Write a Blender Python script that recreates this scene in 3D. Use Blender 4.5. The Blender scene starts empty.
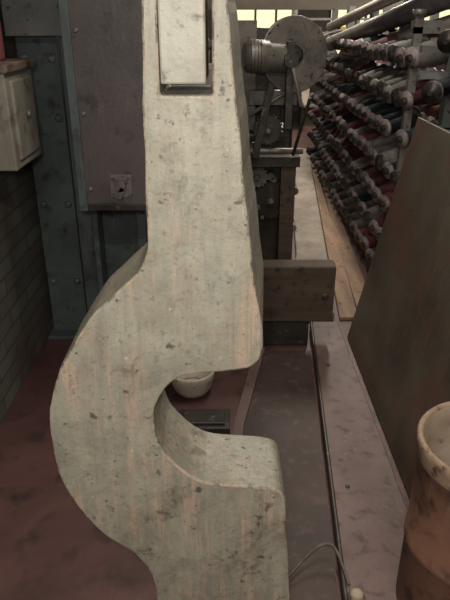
import bpy, bmesh, math, random
from mathutils import Vector, Matrix, Euler
random.seed(7)
sc=bpy.context.scene
try:
    sc.view_settings.view_transform='Standard'
    sc.view_settings.look='None'
except Exception: pass

# ------------------------------------------------------------------ materials
def mat(name, c1, c2=None, scale=6, rough=.7, metal=0, spots=None, spot_scale=30, spot_lo=.62, spot_hi=.68,
        streak=None, streak_amt=.5, bump=.25, bump_scale=60, stretch=(1,1,1), emit=None):
    m=bpy.data.materials.new(name); m.use_nodes=True
    nt=m.node_tree; N=nt.nodes; L=nt.links; N.clear()
    out=N.new('ShaderNodeOutputMaterial'); b=N.new('ShaderNodeBsdfPrincipled'); L.new(b.outputs[0],out.inputs[0])
    b.inputs['Roughness'].default_value=rough; b.inputs['Metallic'].default_value=metal
    tc=N.new('ShaderNodeTexCoord'); mp=N.new('ShaderNodeMapping'); L.new(tc.outputs['Object'],mp.inputs[0])
    mp.inputs['Scale'].default_value=stretch
    def noise(s,det=6,vec=mp.outputs[0],r=.6):
        n=N.new('ShaderNodeTexNoise'); n.inputs['Scale'].default_value=s; n.inputs['Detail'].default_value=det
        n.inputs['Roughness'].default_value=r; L.new(vec,n.inputs['Vector']); return n
    def ramp(src,lo,hi):
        r=N.new('ShaderNodeMapRange'); r.inputs[1].default_value=lo; r.inputs[2].default_value=hi; r.clamp=True
        L.new(src,r.inputs[0]); return r.outputs[0]
    def mix(f,a,bb):
        x=N.new('ShaderNodeMix'); x.data_type='RGBA'
        L.new(f,x.inputs[0])
        if isinstance(a,tuple): x.inputs[6].default_value=(*a,1)
        else: L.new(a,x.inputs[6])
        x.inputs[7].default_value=(*bb,1); return x.outputs[2]
    if c2 is None: c2=tuple(v*.6 for v in c1)
    col=mix(ramp(noise(scale).outputs[0],.35,.68),c1,c2)
    if streak:
        mp2=N.new('ShaderNodeMapping'); L.new(tc.outputs['Object'],mp2.inputs[0]); mp2.inputs['Scale'].default_value=(1,1,.09)
        n=noise(60,3,mp2.outputs[0]); n2=noise(7,3,tc.outputs['Object'])
        mm=N.new('ShaderNodeMath'); mm.operation='MULTIPLY'
        L.new(ramp(n.outputs[0],.55,.68),mm.inputs[0]); L.new(ramp(n2.outputs[0],.42,.62),mm.inputs[1])
        m3=N.new('ShaderNodeMath'); m3.operation='MULTIPLY'; L.new(mm.outputs[0],m3.inputs[0]); m3.inputs[1].default_value=streak_amt
        col=mix(m3.outputs[0],col,streak)
    if spots:
        n=noise(spot_scale,4,tc.outputs['Object'],.55)
        col=mix(ramp(n.outputs[0],spot_lo,spot_hi),col,spots)
    L.new(col,b.inputs['Base Color'])
    if bump:
        bn=N.new('ShaderNodeBump'); bn.inputs['Strength'].default_value=bump; bn.inputs['Distance'].default_value=.004
        L.new(noise(bump_scale,5,tc.outputs['Object']).outputs[0],bn.inputs['Height']); L.new(bn.outputs[0],b.inputs['Normal'])
    if emit:
        b.inputs['Emission Color'].default_value=(*emit[0],1); b.inputs['Emission Strength'].default_value=emit[1]
    return m
def S(r,g,b):   # sRGB 0-255 -> linear
    f=lambda v:(v/255/12.92 if v/255<=.04045 else ((v/255+.055)/1.055)**2.4)
    return (f(r),f(g),f(b))

def worn_paint(name,edge=False):
    m=bpy.data.materials.new(name); m.use_nodes=True
    nt=m.node_tree; N=nt.nodes; L=nt.links; b=N['Principled BSDF']; b.inputs['Roughness'].default_value=.5
    tc=N.new('ShaderNodeTexCoord')
    def mapping(sx,sy,sz,off=0):
        mp=N.new('ShaderNodeMapping'); L.new(tc.outputs['Object'],mp.inputs[0]); mp.inputs['Scale'].default_value=(sx,sy,sz); mp.inputs['Location'].default_value=(off,off,off); return mp.outputs[0]
    def noise(vec,s,det=5,r=.6,dist=0):
        n=N.new('ShaderNodeTexNoise'); n.inputs['Scale'].default_value=s; n.inputs['Detail'].default_value=det
        n.inputs['Roughness'].default_value=r; n.inputs['Distortion'].default_value=dist; L.new(vec,n.inputs['Vector']); return n.outputs[0]
    def ramp(src,lo,hi,a=0,c=1):
        r=N.new('ShaderNodeMapRange'); r.inputs[1].default_value=lo; r.inputs[2].default_value=hi; r.inputs[3].default_value=a; r.inputs[4].default_value=c; L.new(src,r.inputs[0]); return r.outputs[0]
    def mul(a,c):
        x=N.new('ShaderNodeMath'); x.operation='MULTIPLY'; L.new(a,x.inputs[0])
        if isinstance(c,float): x.inputs[1].default_value=c
        else: L.new(c,x.inputs[1])
        return x.outputs[0]
    def mix(f,a,bb):
        x=N.new('ShaderNodeMix'); x.data_type='RGBA'; L.new(f,x.inputs[0])
        if isinstance(a,tuple): x.inputs[6].default_value=(*a,1)
        else: L.new(a,x.inputs[6])
        x.inputs[7].default_value=(*bb,1); return x.outputs[2]
    o=mapping(1,1,1); sep=N.new('ShaderNodeSeparateXYZ'); L.new(tc.outputs['Object'],sep.inputs[0])
    col=mix(ramp(noise(o,7,8,.75),.38,.62),S(154,150,134),S(132,128,114))
    col=mix(ramp(noise(mapping(1,1,.10),50,5,.7),.46,.70,0,.6),col,S(120,117,105))      # fine vertical weathering
    col=mix(ramp(noise(mapping(1,1,.30,3),16,6,.7,.4),.52,.68,0,.55),col,S(128,132,122))  # grey-green under coat
    pk=mul(ramp(noise(mapping(1,1,.06,7),75,4,.7),.49,.65),ramp(noise(o,7,4,.6),.42,.58))
    col=mix(mul(pk,.58),col,S(186,154,134))                                           # pink primer drips
    col=mix(ramp(noise(mapping(1,1,.5,5),34,8,.8,.5),.58,.69,0,.4),col,S(178,152,134))
    low=ramp(sep.outputs[2],1.05,.45,.45,1.0)
    col=mix(mul(ramp(noise(mapping(1,1,.8,11),9,9,.8,.6),.46,.68),mul(low,.75)),col,S(92,85,73))   # grime
    col=mix(mul(ramp(noise(mapping(1,1,1,31),24,6,.75,.3),.56,.68),mul(low,.85)),col,S(70,62,54))   # soft oily spots
    col=mix(ramp(noise(mapping(1,1,1,21),120,4,.6),.56,.70,0,.45),col,S(92,84,73))
    col=mix(ramp(noise(o,34,4,.6),.64,.71,0,.8),col,S(62,54,47))                      # chips
    col=mix(ramp(noise(mapping(1,1,1,9),80,3,.5),.655,.72,0,.85),col,S(60,52,45))
    col=mix(ramp(noise(mapping(1,1,.6,13),90,3,.5),.69,.75,0,.6),col,S(200,190,174))
    if edge:
        col=mix(ramp(noise(mapping(1,1,.5,2),26,6,.8),.46,.62,0,.65),col,S(182,152,134))
        col=mix(ramp(noise(mapping(1,1,.5,6),30,6,.8),.50,.60,0,.85),col,S(80,69,60))
    L.new(col,b.inputs['Base Color'])
    bn=N.new('ShaderNodeBump'); bn.inputs['Strength'].default_value=.45; bn.inputs['Distance'].default_value=.004
    L.new(noise(o,45,8,.7),bn.inputs['Height']); L.new(bn.outputs[0],b.inputs['Normal'])
    return m

M={}
M['paint']=worn_paint('worn_grey_green_paint')
M['edge']=worn_paint('rubbed_edge_paint',True)
M['bar']=mat('grey_bar_paint',S(150,147,133),S(126,124,112),14,.5,0,S(86,78,68),50,.60,.72,S(176,152,138),.5,.35,60)
M['floor']=mat('worn_maroon_floor_paint',S(100,68,66),S(72,50,47),3,.5,0,S(54,42,39),9,.54,.73,None,0,.35,40)
M['rail']=mat('maroon_painted_sill',S(114,90,86),S(88,69,64),5,.55,0,S(66,50,47),20,.55,.72,S(134,114,108),.4)
M['woodfloor']=mat('worn_plank_floor',S(150,120,94),S(112,86,68),4,.7,0,S(64,48,42),20,.60,.74,None,0,.3,50,(4,.5,1))
M['pit']=mat('oily_dark_plate',S(74,56,50),S(52,41,37),4,.6,0,S(92,74,65),20,.56,.74)
M['concrete']=mat('dusty_concrete',S(162,150,138),S(126,114,104),4,.85,0,S(86,76,70),30,.62,.72)
M['steel']=mat('grey_green_steel_paint',S(88,98,98),S(67,75,75),5,.42,.0,S(54,47,43),16,.56,.72,S(116,120,114),.5,.35,40)
M['steel_lt']=mat('pale_grey_steel_paint',S(130,131,127),S(100,100,97),5,.5,0,S(66,60,56),30,.6,.7)
M['duct']=mat('purple_grey_sheet',S(94,85,83),S(72,64,63),3,.45,.0,S(56,48,47),14,.56,.74,S(116,105,99),.5)
M['dark']=mat('greasy_cast_iron',S(68,63,58),S(46,42,39),6,.45,.3,S(106,91,76),30,.58,.72)
M['iron']=mat('bare_grey_iron',S(138,131,124),S(100,94,88),8,.45,.3,S(66,55,48),40,.58,.7)
M['rust']=mat('rusty_steel',S(136,98,78),S(104,75,62),7,.6,.1,S(60,45,38),14,.54,.72,S(160,130,110),.6,.4,50)
M['rim']=mat('chipped_pale_rim',S(166,144,122),S(138,112,92),18,.75,0,S(88,64,50),30,.56,.68)
M['inside']=mat('dusty_bin_interior',S(168,152,134),S(132,113,96),7,.8,0,S(84,68,56),24,.58,.72)
M['wood']=mat('grimy_timber',S(84,68,56),S(62,49,40),3,.75,0,S(40,33,28),20,.56,.70,None,0,.4,40,(.4,.4,6))
M['plate']=mat('stained_board',S(96,88,76),S(70,63,54),3,.42,0,S(100,72,61),3.5,.50,.70,S(126,102,88),.6,.35,40)
M['cream']=mat('dirty_pale_enamel',S(152,148,136),S(124,119,108),5,.6,0,S(92,70,58),12,.52,.70,S(110,80,66),.7)
M['lid']=mat('stained_lid_enamel',S(134,116,102),S(108,88,76),10,.6,0,S(84,60,50),20,.52,.68)
M['red']=mat('faded_red_paint',S(150,88,86),S(120,70,68),6,.6)
M['lint']=mat('crusted_casting',S(120,108,110),S(74,66,68),40,.8,0,None,1,1,1,None,0,1.0,120)
M['white']=mat('aged_white_enamel',S(212,202,186),S(186,174,156),8,.4,0,S(120,104,90),50,.62,.7)
M['cable']=mat('dusty_cable_sheath',S(104,94,86),S(72,64,58),30,.6)
M['plaster']=mat('dim_plaster',S(116,108,100),S(86,80,74),1.5,.9)
M['ceil']=mat('dim_ceiling',S(120,112,100),S(92,84,76),1.5,.9)
M['tube_d']=mat('dark_creel_tube',S(92,86,86),S(64,58,60),8,.4,.2)
M['tube_l']=mat('pale_creel_tube',S(156,146,138),S(126,114,108),8,.5,.1)
M['yellow']=mat('yellow_cardboard',S(200,160,80),S(160,120,60),4,.8)
yarn=[S(98,50,54),S(66,68,78),S(116,106,104),S(50,42,40),S(122,72,60),S(136,128,122),S(52,64,70)]
for i,y in enumerate(yarn): M['y%d'%i]=mat('wound_yarn_%d'%i,y,tuple(v*.5 for v in y),20,.9,0,None,1,1,1,None,0,.6,300)
M['flange']=mat('spool_flange',S(152,138,136),S(98,86,86),10,.5,0,S(54,46,46),30,.54,.7)
M['glow']=mat('daylit_glass',S(230,225,190),S(220,215,190),2,.4,emit=(S(255,240,190),1.1),bump=0)
M['lamp']=mat('lamp_tube',S(250,250,240),S(250,250,240),2,.4,emit=(S(255,250,235),5),bump=0)

def brick():
    m=bpy.data.materials.new('grimy_painted_brick'); m.use_nodes=True
    nt=m.node_tree; N=nt.nodes; L=nt.links; b=N['Principled BSDF']; b.inputs['Roughness'].default_value=.6
    tc=N.new('ShaderNodeTexCoord'); sp=N.new('ShaderNodeSeparateXYZ'); cb=N.new('ShaderNodeCombineXYZ')
    L.new(tc.outputs['Object'],sp.inputs[0]); L.new(sp.outputs[1],cb.inputs[0]); L.new(sp.outputs[2],cb.inputs[1])
    br=N.new('ShaderNodeTexBrick'); L.new(cb.outputs[0],br.inputs[0]); br.inputs['Scale'].default_value=1
    br.inputs['Brick Width'].default_value=.22; br.inputs['Row Height'].default_value=.075; br.inputs['Mortar Size'].default_value=.006
    br.inputs['Color1'].default_value=(*S(112,112,102),1); br.inputs['Color2'].default_value=(*S(96,94,86),1); br.inputs['Mortar'].default_value=(*S(80,78,72),1)
    n=N.new('ShaderNodeTexNoise'); n.inputs['Scale'].default_value=2.5; n.inputs['Detail'].default_value=6; L.new(tc.outputs['Object'],n.inputs[0])
    r=N.new('ShaderNodeMapRange'); r.inputs[1].default_value=.45; r.inputs[2].default_value=.7; L.new(n.outputs[0],r.inputs[0])
    x=N.new('ShaderNodeMix'); x.data_type='RGBA'; L.new(r.outputs[0],x.inputs[0]); L.new(br.outputs[0],x.inputs[6]); x.inputs[7].default_value=(*S(92,76,70),1)
    L.new(x.outputs[2],b.inputs['Base Color'])
    bp=N.new('ShaderNodeBump'); bp.inputs['Strength'].default_value=.4; bp.inputs['Distance'].default_value=.005; bp.invert=True
    L.new(br.outputs[1],bp.inputs['Height']); L.new(bp.outputs[0],b.inputs['Normal'])
    return m
M['brick']=brick()

# ------------------------------------------------------------------ mesh builder
class B:
    def __init__(s,name): s.name=name; s.bm=bmesh.new(); s.mats=[]
    def mi(s,k):
        if k not in s.mats: s.mats.append(k)
        return s.mats.index(k)
    def _add(s,vs,fs,k,smooth=False):
        i=s.mi(k); v=[s.bm.verts.new(p) for p in vs]
        for f in fs:
            try:
                q=s.bm.faces.new([v[j] for j in f]); q.material_index=i; q.smooth=smooth
            except ValueError: pass
        return v
    def box(s,x0,x1,y0,y1,z0,z1,k,yaw=0,piv=None,rot=None):
        p=[Vector((x,y,z)) for x in(x0,x1) for y in(y0,y1) for z in(z0,z1)]
        if yaw or rot:
            c=Vector(piv) if piv else sum(p,Vector())/8
            R=(rot if rot else Euler((0,0,math.radians(yaw)))).to_matrix()
            p=[R@(q-c)+c for q in p]
        s._add(p,[(0,1,3,2),(4,6,7,5),(0,4,5,1),(2,3,7,6),(0,2,6,4),(1,5,7,3)],k)
    def prism(s,poly,z0,z1,k):
        n=len(poly); v=[(x,y,z0) for x,y in poly]+[(x,y,z1) for x,y in poly]
        s._add(v,[tuple(range(n-1,-1,-1)),tuple(range(n,2*n))]+[(i,(i+1)%n,n+(i+1)%n,n+i) for i in range(n)],k)
    def gear(s,c,ax,r,th,teeth,k):
        c=Vector(c); ax=Vector(ax).normalized(); u=ax.orthogonal().normalized(); w=ax.cross(u); P=[]
        for i in range(teeth):
            for f,rr in((0,r*.88),(.25,r*.88),(.35,r),(.7,r),(.8,r*.88)):
                a=2*math.pi*(i+f)/teeth; P.append((u*math.cos(a)+w*math.sin(a))*rr)
        n=len(P); v=[c+p for p in P]+[c+p+ax*th for p in P]
        s._add(v,[tuple(range(n-1,-1,-1)),tuple(range(n,2*n))]+[(i,(i+1)%n,n+(i+1)%n,n+i) for i in range(n)],k)
        s.cyl(c,c+ax*th*1.8,r*.28,k,14); s.cyl(c,c+ax*th*2.4,r*.12,'iron',10)
    def lathe(s,p0,p1,prof,k,seg=16,caps=True):
        p0=Vector(p0);p1=Vector(p1); d=(p1-p0); ax=d.normalized()
        u=ax.orthogonal().normalized(); w=ax.cross(u)
        rings=[]
        for q in prof:
            c=p0+d*q[0]
            rings.append([s.bm.verts.new(c+(u*math.cos(2*math.pi*i/seg)+w*math.sin(2*math.pi*i/seg))*q[1]) for i in range(seg)])
        for j in range(len(rings)-1):
            kk=prof[j][2] if len(prof[j])>2 else k; mi=s.mi(kk)
            for i in range(seg):
                f=s.bm.faces.new([rings[j][i],rings[j][(i+1)%seg],rings[j+1][(i+1)%seg],rings[j+1][i]]); f.material_index=mi; f.smooth=True
        if caps:
            for r,q in((rings[0],prof[0]),(rings[-1],prof[-1])):
                f=s.bm.faces.new(r); f.material_index=s.mi(q[2] if len(q)>2 else k)
    def cyl(s,p0,p1,r,k,seg=16,r1=None): s.lathe(p0,p1,[(0,r),(1,r1 if r1 else r)],k,seg)
    def done(s,bevel=0,seg=2):
        bmesh.ops.recalc_face_normals(s.bm,faces=s.bm.faces)
        me=bpy.data.meshes.new(s.name); s.bm.to_mesh(me); s.bm.free()
        for k in s.mats: me.materials.append(M[k])
        o=bpy.data.objects.new(s.name,me); bpy.context.collection.objects.link(o)
        if bevel:
            m=o.modifiers.new('bevel','BEVEL'); m.width=bevel; m.segments=seg; m.limit_method='ANGLE'; m.angle_limit=math.radians(40)
        return o

# ------------------------------------------------------------------ room shell
b=B('floor'); b.box(-1.05,5,-1.5,12,-.1,0,'floor'); b.done()
b=B('wall_left'); b.box(-1.05,-.92,-1.5,12,0,3.3,'brick'); b.done()
b=B('wall_right'); b.box(5,5.15,-1.5,12,0,3.3,'plaster'); b.done()
b=B('wall_front'); b.box(-1.05,5.15,-1.65,-1.5,0,3.3,'plaster'); b.done()
b=B('ceiling'); b.box(-1.05,5.15,-1.65,12.15,3.3,3.4,'ceil')
for y in (1.5,4,6.5,9): b.box(-.92,5,y,y+.25,3.1,3.3,'ceil')
b.done()
b=B('wall_back')
b.box(-1.05,5.15,12,12.15,0,.9,'plaster'); b.box(-1.05,5.15,12,12.15,2.6,3.3,'plaster')
b.box(-1.05,-.2,12,12.15,.9,2.6,'plaster'); b.box(1.3,1.9,12,12.15,.9,2.6,'plaster'); b.box(3.2,3.5,12,12.15,.9,2.6,'plaster'); b.box(4.9,5.15,12,12.15,.9,2.6,'plaster')
b.done()
for i,(x0,x1) in enumerate(((-.2,1.3),(1.9,3.2),(3.5,4.9))):
    b=B('window_%d'%(i+1)); b.box(x0,x1,12.06,12.09,.9,2.6,'glow')
    for k in range(5):
        x=x0+(x1-x0)*k/4; b.box(x-.02,x+.02,12.0,12.12,.9,2.6,'steel')
    for z in (.92,1.33,1.75,2.17,2.58): b.box(x0,x1,12.0,12.12,z-.02,z+.02,'steel')
    b.done()

# ------------------------------------------------------------------ main cast arm
curveL=[(-.112,1.525),(-.116,1.450),(-.119,1.369),(-.121,1.281),(-.123,1.193),(-.128,1.155),(-.144,1.125),(-.176,1.098),(-.217,1.056),(-.262,.995),(-.296,.929),(-.317,.861),(-.323,.782),(-.314,.698),(-.287,.622),(-.243,.555),(-.191,.508),(-.157,.450),(-.147,.366),(-.15,.25),(-.17,.12),(-.19,.03)]
curveR=[(.19,.03),(.17,.12),(.152,.25),(.140,.366),(.129,.514),(.120,.620),(.116,.652),(.106,.670),(.085,.678),(.060,.681),(.019,.683),(-.039,.693),(-.082,.723),(-.118,.770),(-.129,.821),(-.126,.867),(-.108,.906),(-.079,.929),(-.035,.939),(.026,.945),(.045,.951),(.060,.966),(.068,.99),(.069,1.015),(.065,1.062),(.0526,1.168),(.041,1.265),(.0305,1.369),(.022,1.45),(.014,1.525)]
def cr(P,n=4):
    out=[]
    for i in range(len(P)-1):
        p0=P[max(i-1,0)];p1=P[i];p2=P[i+1];p3=P[min(i+2,len(P)-1)]
        for k in range(n):
            t=k/n
            out.append(tuple(.5*(2*p1[a]+(p2[a]-p0[a])*t+(2*p0[a]-5*p1[a]+4*p2[a]-p3[a])*t*t+(3*p1[a]-p0[a]-3*p2[a]+p3[a])*t**3) for a in(0,1)))
    out.append(P[-1]); return out
poly=[(-.088,1.78),(-.105,1.78)]+cr(curveL)+cr(curveR)+[(.0,1.78),(-.0180,1.78),(-.0190,1.402),(-.0929,1.402)]
# slight unevenness of the rough casting
poly=[(x+.0009*math.sin(z*47+x*31)+.0004*math.sin(z*130),z+.001*math.sin(x*53+z*19)) for x,z in poly]
# moulding draft on the right flank of the upper arm: front face narrower than the back
def draft(x,z,front):
    if x<-.012 or z<.97: return (x,z)
    w=min(1,(z-.97)/.12)
    return (x-.011*w,z) if front else (x+(abs(x)*.15+.001)*w,z)
b=B('cast_iron_machine_arm')
n=len(poly)
vs=[(*(lambda q:(q[0],.9,q[1]))(draft(x,z,True)),) for x,z in poly]+[(*(lambda q:(q[0],1.06,q[1]))(draft(x,z,False)),) for x,z in poly]
b._add(vs,[tuple(range(n)),tuple(range(2*n-1,n-1,-1))]+[(i,n+i,n+(i+1)%n,(i+1)%n) for i in range(n)],'paint')
b.mi('edge')
arm=b.done(.0045,2); arm.modifiers['bevel'].material=1; arm.modifiers['bevel'].angle_limit=math.radians(50)
b=B('slot_bar'); b.box(-.0905,-.0265,.893,1.05,1.418,1.80,'bar'); b.cyl((-.12,.975,1.70),(.02,.975,1.70),.014,'iron'); 
o=b.done(.003,2); o.parent=arm
b=B('foot_plate'); b.box(-.24,.24,.84,1.12,0,.03,'paint')
for x in(-.21,.21):
    for y in(.87,1.09): b.cyl((x,y,.03),(x,y,.05),.016,'iron',6)
o=b.done(.004,2); o.parent=arm

# ------------------------------------------------------------------ left side
b=B('steel_column')
yb=2.80
b.box(-.90,-.72,yb,yb+.02,0,3.05,'steel'); b.box(-.82,-.80,yb+.02,yb+.2,0,3.05,'steel'); b.box(-.90,-.72,yb+.2,yb+.22,0,3.05,'steel')
b.box(-.70,-.63,yb-.06,yb-.04,0,3.05,'steel'); b.box(-.645,-.63,yb-.04,yb+.16,0,3.05,'steel')
b.box(-.915,-.625,yb-.07,yb+.24,0,.02,'steel'); b.box(-.91,-.62,yb-.09,yb-.06,1.44,1.75,'steel_lt')
for z in (.3,.7,1.1,1.35,1.6):
    for x in(-.87,-.75): b.lathe((x,yb-.015 if z<1.4 else yb-.105,z),(x,yb if z<1.4 else yb-.09,z),[(0,.012),(.6,.018),(1,.02)],'steel_lt' if z==1.35 else 'steel',8)
b.done(.003,1)
b=B('machine_side_frame')
b.box(-.60,-.36,2.72,2.76,.0,3.05,'steel'); b.box(-.60,-.575,2.60,2.72,0,3.05,'steel'); b.box(-.40,-.36,2.6,2.72,0,3.05,'steel')
b.box(-.61,-.34,2.58,2.78,0,.03,'steel')
for z in(.35,.75,1.1): b.lathe((-.5,2.705,z),(-.5,2.72,z),[(0,.012),(1,.02)],'steel',8)
b.done(.004,2)
b=B('sheet_metal_duct')
b.box(-.53,-.27,2.2,2.55,.86,3.3,'duct'); b.box(-.545,-.255,2.185,2.22,1.9,1.94,'duct'); b.box(-.545,-.515,2.185,2.2,.85,3.3,'steel')
b.box(-.54,-.26,2.19,2.56,.85,.875,'dark')
for z in(.93,1.2,1.47): b.lathe((-.50,2.19,z),(-.50,2.2,z),[(0,.006),(1,.01)],'iron',8)
b.box(-.425,-.345,2.192,2.2,.90,.985,'iron'); b.box(-.41,-.36,2.175,2.192,.955,.975,'lint'); b.cyl((-.385,2.165,.945),(-.385,2.192,.945),.02,'lint',12)
b.box(-.395,-.375,2.165,2.18,.90,.945,'lint',rot=Euler((0,math.radians(25),0)))
for x in(-.415,-.355):
    for z in(.91,.975): b.lathe((x,2.184,z),(x,2.192,z),[(0,.004),(1,.007)],'lint',8)
b.done(.004,2)
b=B('electrical_box')
b.box(-.92,-.71,2.05,2.35,1.03,1.35,'cream'); b.box(-.92,-.695,2.035,2.365,1.345,1.375,'lid')
b.box(-.72,-.70,2.09,2.31,1.06,1.32,'cream'); b.cyl((-.70,2.2,1.2),(-.685,2.2,1.2),.012,'iron',10)
b.done(.006,2)
b=B('red_canister')
b.lathe((-.80,2.17,1.375),(-.80,2.17,1.75),[(0,.055),(.04,.06),(.75,.06),(.85,.04),(.88,.018),(1,.018)],'red',20)
b.done()

# ------------------------------------------------------------------ floor details
L=lambda y:.342+.073*(y-1.19)
b=B('machine_sill_rail')
b.prism([(L(.4)+.0,.4),(.60,.4),(.60,1.30),(.60,2.85),(L(2.85),2.85),(L(1.19),1.19)],0,.045,'rail')
b.prism([(L(.4)-.010,.4),(L(.4)+.002,.4),(L(2.85)+.002,2.85),(L(2.85)-.010,2.85)],0,.048,'dark')
for y in(.8,1.6,2.4): b.cyl((L(y)+.05,y,.045),(L(y)+.05,y,.052),.009,'dark',6)
b.done(.004,1)
b=B('pit_cover_plate')
b.prism([(-.10,1.15),(L(1.15)-.02,1.15),(L(2.6)-.02,2.6),(.20,2.6),(.075,1.97)],0,.012,'pit')
b.prism([(-.03,1.3),(.01,1.3),(.075,1.97),(.20,2.6),(.15,2.6),(.035,1.97)],.0,.03,'rail')
b.done()
b=B('timber_beam')
b.box(-.05,.525,2.62,2.72,.16,.45,'wood')
b.box(-.02,.42,2.67,2.71,0,.16,'dark')  # base block, dark colour stands in for the shade under the beam
for x in(.05,.48): b.cyl((x,2.605,.30),(x,2.62,.30),.018,'dark',8)
b.done(.010,2)
b=B('concrete_plinth')
b.prism([(.34,2.95),(.60,2.95),(.70,3.87),(.93,6.4),(1.05,7.6),(.80,7.6),(.69,6.4),(.49,3.87)],0,.05,'concrete'); b.done(.01,2)
b=B('plank_walkway')
for i in range(2):
    b.prism([(.63+i*.11,2.95),(.735+i*.11,2.95),(1.02+i*.04+.03,6.9),(.985+i*.04,6.9)],0,.02,'woodfloor')
b.done(.003,1)
b=B('iron_block'); b.box(-.19,.02,1.92,2.05,.0,.05,'dark'); b.box(-.17,-.0,1.94,2.03,.05,.06,'dark'); b.done(.01,2)
b=B('enamel_dish')
b.lathe((-.145,2.25,0),(-.145,2.25,.12),[(0,.045),(.1,.07),(.35,.088),(.7,.098),(.93,.10),(1,.094),(.93,.088),(.3,.06)],'white',28,False); b.cyl((-.145,2.25,.025),(-.145,2.25,.035),.055,'white',24); b.done()

cu=bpy.data.curves.new('power_cable','CURVE'); cu.dimensions='3D'; cu.bevel_depth=.0045; cu.bevel_resolution=3
spn=cu.splines.new('NURBS'); P=[(.05,1.13,.016),(.12,1.17,.018),(.19,1.25,.03),(.27,1.33,.055),(.32,1.34,.065),(.337,1.32,.055),(.345,1.26,.052),(.352,1.2,.049)]
spn.points.add(len(P)-1)
for q,p in zip(spn.points,P): q.co=(*p,1)
spn.use_endpoint_u=True; spn.order_u=4
cu.materials.append(M['cable']); o=bpy.data.objects.new('power_cable',cu); bpy.context.collection.objects.link(o)
b=B('porcelain_knob'); b.lathe((.365,1.16,.045),(.365,1.16,.070),[(0,.02),(.3,.024),(.6,.018),(.8,.02),(1,.01)],'inside',18); b.done()

# ------------------------------------------------------------------ leaning board
b=B('leaning_board')
y0,y1=1.36,2.75; xb,xt,zt=.635,.86,1.11; th=.02
vv=[Vector(p) for p in [(xb,y0,.006),(xb,y1,.006),(xt,y1+.02,zt),(xt,y0,zt)]]
nrm=Vector((zt,0,-(xt-xb))).normalized()*th
vv2=[p+nrm for p in vv]
b._add(vv+vv2,[(0,1,2,3),(7,6,5,4),(0,4,5,1),(2,6,7,3),(1,5,6,2),(0,3,7,4)],'plate')
o=b.done(.004,2)
b=B('board_trestle')
for y in(1.5,2.6): 
    b.box(.93,.99,y,y+.06,0,1.08,'steel'); b.box(.80,1.02,y,y+.06,0,.04,'steel')
b.box(.90,.98,1.45,2.72,1.02,1.08,'steel'); b.done(.004,1)

# ------------------------------------------------------------------ rusty bin
b=B('rusty_steel_bin')
c=(.635,1.147)
b.lathe((c[0],c[1],.045),(c[0],c[1],.60),[(0,.155),(.02,.160),(.40,.161),(.41,.165),(.44,.165),(.45,.161),(.88,.162),(.89,.166,'rim'),(.93,.167,'rim'),(.95,.171,'rim'),(.985,.172,'rim'),(1,.166,'rim'),(.985,.156,'inside'),(.6,.153,'inside'),(.05,.148,'inside'),(.05,.001,'inside')],'rust',48,False)
b.cyl((c[0],c[1],0.046),(c[0],c[1],.06),.154,'rust',40); b.done()

# ------------------------------------------------------------------ loom machine in the background
b=B('loom_machine')
b.box(-.35,.42,4.0,5.6,.0,.75,'dark'); b.box(-.30,.36,4.05,5.5,.75,1.12,'dark'); b.box(-.35,.40,3.85,4.0,.55,.68,'dark')
b.box(.20,.40,3.80,4.0,.0,.9,'dark'); b.box(.34,.43,3.62,3.72,0,.72,'wood'); b.box(.1,.45,3.6,3.75,.70,.76,'dark')
for y in(4.2,4.7,5.2): b.box(.42,.46,y,y+.12,.0,1.0,'dark')
for z in(.25,.5): b.cyl((.45,3.8,z),(.45,5.6,z),.025,'iron',10)
b.gear((.29,3.74,.47),(0,-1,0),.13,.03,26,'dark'); b.gear((.20,3.72,.62),(0,-1,0),.07,.03,16,'iron')
b.gear((.25,3.62,.92),(0,-1,0),.09,.03,22,'dark'); b.cyl((.25,3.62,.92),(.25,3.85,.92),.02,'iron',10)
b.cyl((-.05,3.84,.85),(.36,3.80,.85),.035,'iron',12)
b.box(.16,.30,3.75,4.1,1.12,1.46,'dark'); b.box(.05,.18,3.7,4.2,.9,1.5,'iron')
b.box(.14,.42,3.66,3.72,1.05,1.13,'iron'); b.box(.20,.24,3.55,3.60,.76,1.20,'dark',rot=Euler((0,math.radians(12),0)))
b.cyl((.10,3.58,.80),(.46,3.58,.80),.018,'iron',10); b.cyl((.40,3.56,.78),(.46,3.40,1.12),.010,'dark',8); b.cyl((.14,3.60,1.0),(.42,3.60,1.17),.012,'iron',8)
for i in range(12):
    x=random.uniform(.1,.42); z=random.uniform(.3,1.1); b.cyl((x,3.80,z),(x,3.70,z),random.uniform(.012,.026),'iron',6)
b.cyl((.44,4.4,.95),(.52,4.4,.95),.16,'dark',24); b.cyl((.44,4.4,.95),(.55,4.4,.95),.03,'iron',12)
ax=Vector((.32,-1,.10)).normalized(); cc=Vector((.385,3.60,1.325))
b.lathe(cc+ax*.012,cc-ax*.012,[(0,.190),(.0,.200),(1,.200)],'iron',48)
b.lathe(cc+ax*.05,cc,[(0,.025),(.3,.03),(.7,.05),(1,.055)],'dark',20)
b.cyl(cc-ax*.01,cc-ax*.30,.05,'dark',16)
b.lathe((.10,3.45,1.33),(.35,3.5,1.31),[(0,.06),(.08,.085),(.5,.085),(.55,.075),(.9,.075),(1,.03)],'iron',20)
for t in(.15,.22,.29,.36): b.cyl((.10+.25*t,3.45+.05*t,1.33-.02*t),(.103+.25*t,3.45+.05*t,1.33-.02*t),.088,'dark',20)
b.box(.33,.37,3.42,3.50,.95,1.40,'dark'); b.cyl((.35,3.42,1.31),(.35,3.38,1.31),.04,'dark',12); b.cyl((.35,3.40,1.31),(.41,3.36,1.08),.012,'iron',8)
b.done(.003,1)
b=B('loom_machine')
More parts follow.
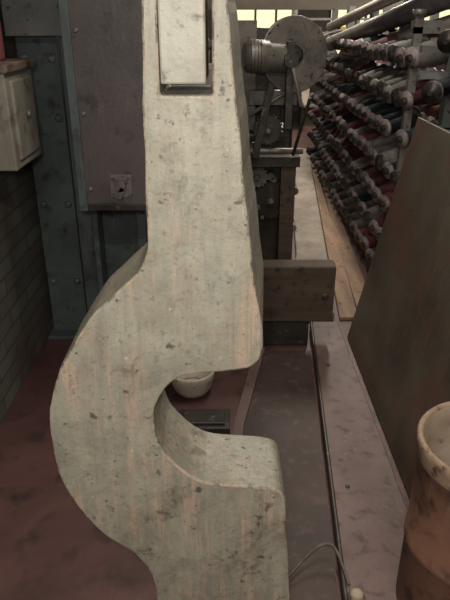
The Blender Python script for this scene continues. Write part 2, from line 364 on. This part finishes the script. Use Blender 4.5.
b.box(-.35,.5,6.6,8.2,0,.8,'dark'); b.box(-.30,-.2,6.5,8.3,0,1.3,'dark'); b.box(.35,.45,6.5,8.3,0,1.3,'dark')
b.cyl((-.35,6.6,1.0),(.5,6.6,1.0),.10,'tube_l',16); b.cyl((-.35,7.2,1.25),(.5,7.2,1.25),.05,'iron',12)
for i in range(8): b.box(-.25+i*.08,-.23+i*.08,7.4,7.9,.8,1.25,'iron')
b.done(.004,1)

# ------------------------------------------------------------------ spool rack with slanted creel tubes
def rack(b,x0,ya,yb_,sl,zs,side=-1,step=.19,R=1.0):
    X=lambda y:x0+sl*(y-ya)
    y=ya
    while y<=yb_+.01:
        b.box(X(y)-.03,X(y)+.03,y-.03,y+.03,0,1.62,'steel_lt'); b.box(X(y)-.06,X(y)+.2,y-.03,y+.03,0,.04,'steel_lt')
        y+=1.0
    for z in zs:
        b.cyl((X(ya),ya,z),(X(yb_),yb_,z),.014,'iron',8)
        yy=ya+.08
        row=random.randrange(7)
        while yy<yb_:
            if random.random()<.08: yy+=step; continue
            k='y%d'%(row if random.random()<.4 else random.randrange(7))
            r=random.uniform(.036,.064)*R; xx=X(yy)+side*.02; fl='flange' if random.random()<.65 else 'dark'
            dz=random.uniform(-.05,-.03)
            p0=(xx,yy,z); p1=(xx+side*.22,yy-.10,z+dz)
            b.lathe(p0,p1,[(0,.058*R,fl),(.04,.058*R,fl),(.05,r,k),(.5,r*1.04,k),(.90,r*.85,k),(.91,.050*R,fl),(.96,.050*R,fl),(.97,.02,'dark'),(1.06,.016,'dark')],k,14)
            yy+=step+random.uniform(-.015,.015)
b=B('spool_rack')
rack(b,1.16,3.25,7.25,.01,[.16,.36,.56,.76,.96,1.16,1.36])
rack(b,1.80,3.0,8.0,.03,[.3,.55,.8,1.05,1.3],R=1.2,step=.24)
for i,(p0,p1,r,k) in enumerate([((.97,6.0,1.30),(1.16,3.3,1.63),.060,'tube_d'),((1.06,5.8,1.22),(1.22,3.1,1.53),.045,'tube_l'),((1.22,6.2,1.38),(1.42,3.2,1.72),.055,'tube_d'),
     ((1.3,6.0,1.30),(1.5,3.1,1.56),.05,'tube_l'),((1.02,6.4,1.44),(1.24,3.6,1.76),.04,'tube_l'),((1.45,6,1.24),(1.62,3.2,1.50),.05,'tube_d')]):
    b.cyl(p0,p1,r,k,16); d=(Vector(p1)-Vector(p0)).normalized(); b.cyl(Vector(p1),Vector(p1)+d*.02,r*.55,'white',12)
for y in(3.5,4.5,5.5): 
    zt=1.62-.13*(y-3.5); b.box(1.0,1.6,y,y+.05,zt-.16,zt-.12,'steel_lt'); b.box(1.56,1.6,y,y+.05,0,zt-.12,'steel_lt')
for i,(x,y,z) in enumerate([(1.0,3.04,1.205),(1.12,3.0,1.30),(1.22,2.96,1.18),(1.34,3.02,1.32),(1.06,3.1,1.42)]):
    b.lathe((x-.06,y-.14,z-.01),(x+.22,y+.22,z+.02),[(0,.012,'dark'),(.05,.012,'dark'),(.055,.050,'flange'),(.09,.052,'flange'),(.10,.04),(.9,.04),(.92,.05,'flange'),(1,.05,'flange')],'y%d'%((i*2+1)%7),20)
b.box(1.28,1.33,3.1,3.15,0,1.55,'steel_lt'); b.box(.94,1.6,3.1,3.14,1.24,1.27,'steel_lt'); b.box(.94,1.6,3.1,3.14,1.36,1.39,'steel_lt')
b.box(.935,.975,3.24,3.28,0,1.52,'iron'); b.cyl((.955,3.26,1.52),(.955,3.26,1.55),.035,'iron',12); b.box(.935,1.18,3.24,3.27,1.44,1.47,'iron')
b.done()
b=B('storage_shelf')
for x in(1.0,1.9,2.8): b.box(x,x+.04,9.5,10,0,1.65,'steel_lt')
for z in(.3,.7,1.1,1.5): b.box(1.0,2.84,9.5,10,z,z+.03,'steel_lt')
for i in range(34):
    x=random.uniform(1.05,2.6); z=random.choice((.33,.73,1.13,1.13)); b.box(x,x+random.uniform(.1,.22),9.55,9.8,z,z+random.uniform(.12,.3),random.choice(['yellow','white','wood','steel','red','concrete','yellow']))
b.done()
b=B('overhead_beam'); b.box(-.9,5,8.4,8.5,1.62,1.75,'ceil'); b.box(4.8,5.,8.4,8.5,0,1.75,'ceil'); b.box(-.9,-.75,8.4,8.5,0,1.75,'ceil'); b.done()

# ------------------------------------------------------------------ lamps
def fluo(x,y,z,yaw,power,sx=1.2,sy=.12,col=(1,.95,.87)):
    b=B('unseen_ceiling_lamp'); b.box(x-.65,x+.65,y-.1,y+.1,z+.03,z+.08,'steel_lt',yaw,(x,y,z)); b.box(x-.60,x+.60,y-.03,y+.03,z,z+.03,'lamp',yaw,(x,y,z))
    ca,sa=math.cos(math.radians(yaw)),math.sin(math.radians(yaw))
    for dx in(-.5,.5): b.cyl((x+dx*ca,y+dx*sa,z+.08),(x+dx*ca,y+dx*sa,3.3),.008,'steel_lt',6)
    b.done()
    l=bpy.data.lights.new('unseen_ceiling_lamp_light','AREA'); l.shape='RECTANGLE'; l.size=sx; l.size_y=sy; l.energy=power; l.color=col
    o=bpy.data.objects.new('unseen_ceiling_lamp_light',l); o.location=(x,y,z-.01); o.rotation_euler=(0,0,math.radians(yaw)); bpy.context.collection.objects.link(o)
fluo(.15,-.55,2.55,0,38,col=(1,.94,.84))
fluo(.40,2.1,2.75,90,21,col=(1,.94,.83))  # unseen fixture, added to lift the dim ambient and light the arm's seat
fluo(1.0,5.2,2.7,90,60,col=(1,.93,.80)); fluo(.6,8.5,2.7,90,60,col=(1,.93,.8)); fluo(2.8,7.5,2.7,90,80,col=(1,.93,.8))
l=bpy.data.lights.new('camera_flash','AREA'); l.size=.08; l.energy=11; l.color=(1,.95,.88)
o=bpy.data.objects.new('camera_flash',l); o.location=(-.03,-.05,1.60); o.rotation_euler=(math.radians(65),0,0); bpy.context.collection.objects.link(o)

w=bpy.data.worlds.new('world'); sc.world=w; w.use_nodes=True
w.node_tree.nodes['Background'].inputs[0].default_value=(.6,.65,.75,1); w.node_tree.nodes['Background'].inputs[1].default_value=.3

cd=bpy.data.cameras.new('camera'); cd.sensor_fit='VERTICAL'; cd.sensor_height=24; cd.lens=24; cd.clip_start=.02
cam=bpy.data.objects.new('camera',cd); cam.location=(0,0,1.5); cam.rotation_euler=(math.radians(65),0,0)
bpy.context.collection.objects.link(cam); sc.camera=cam
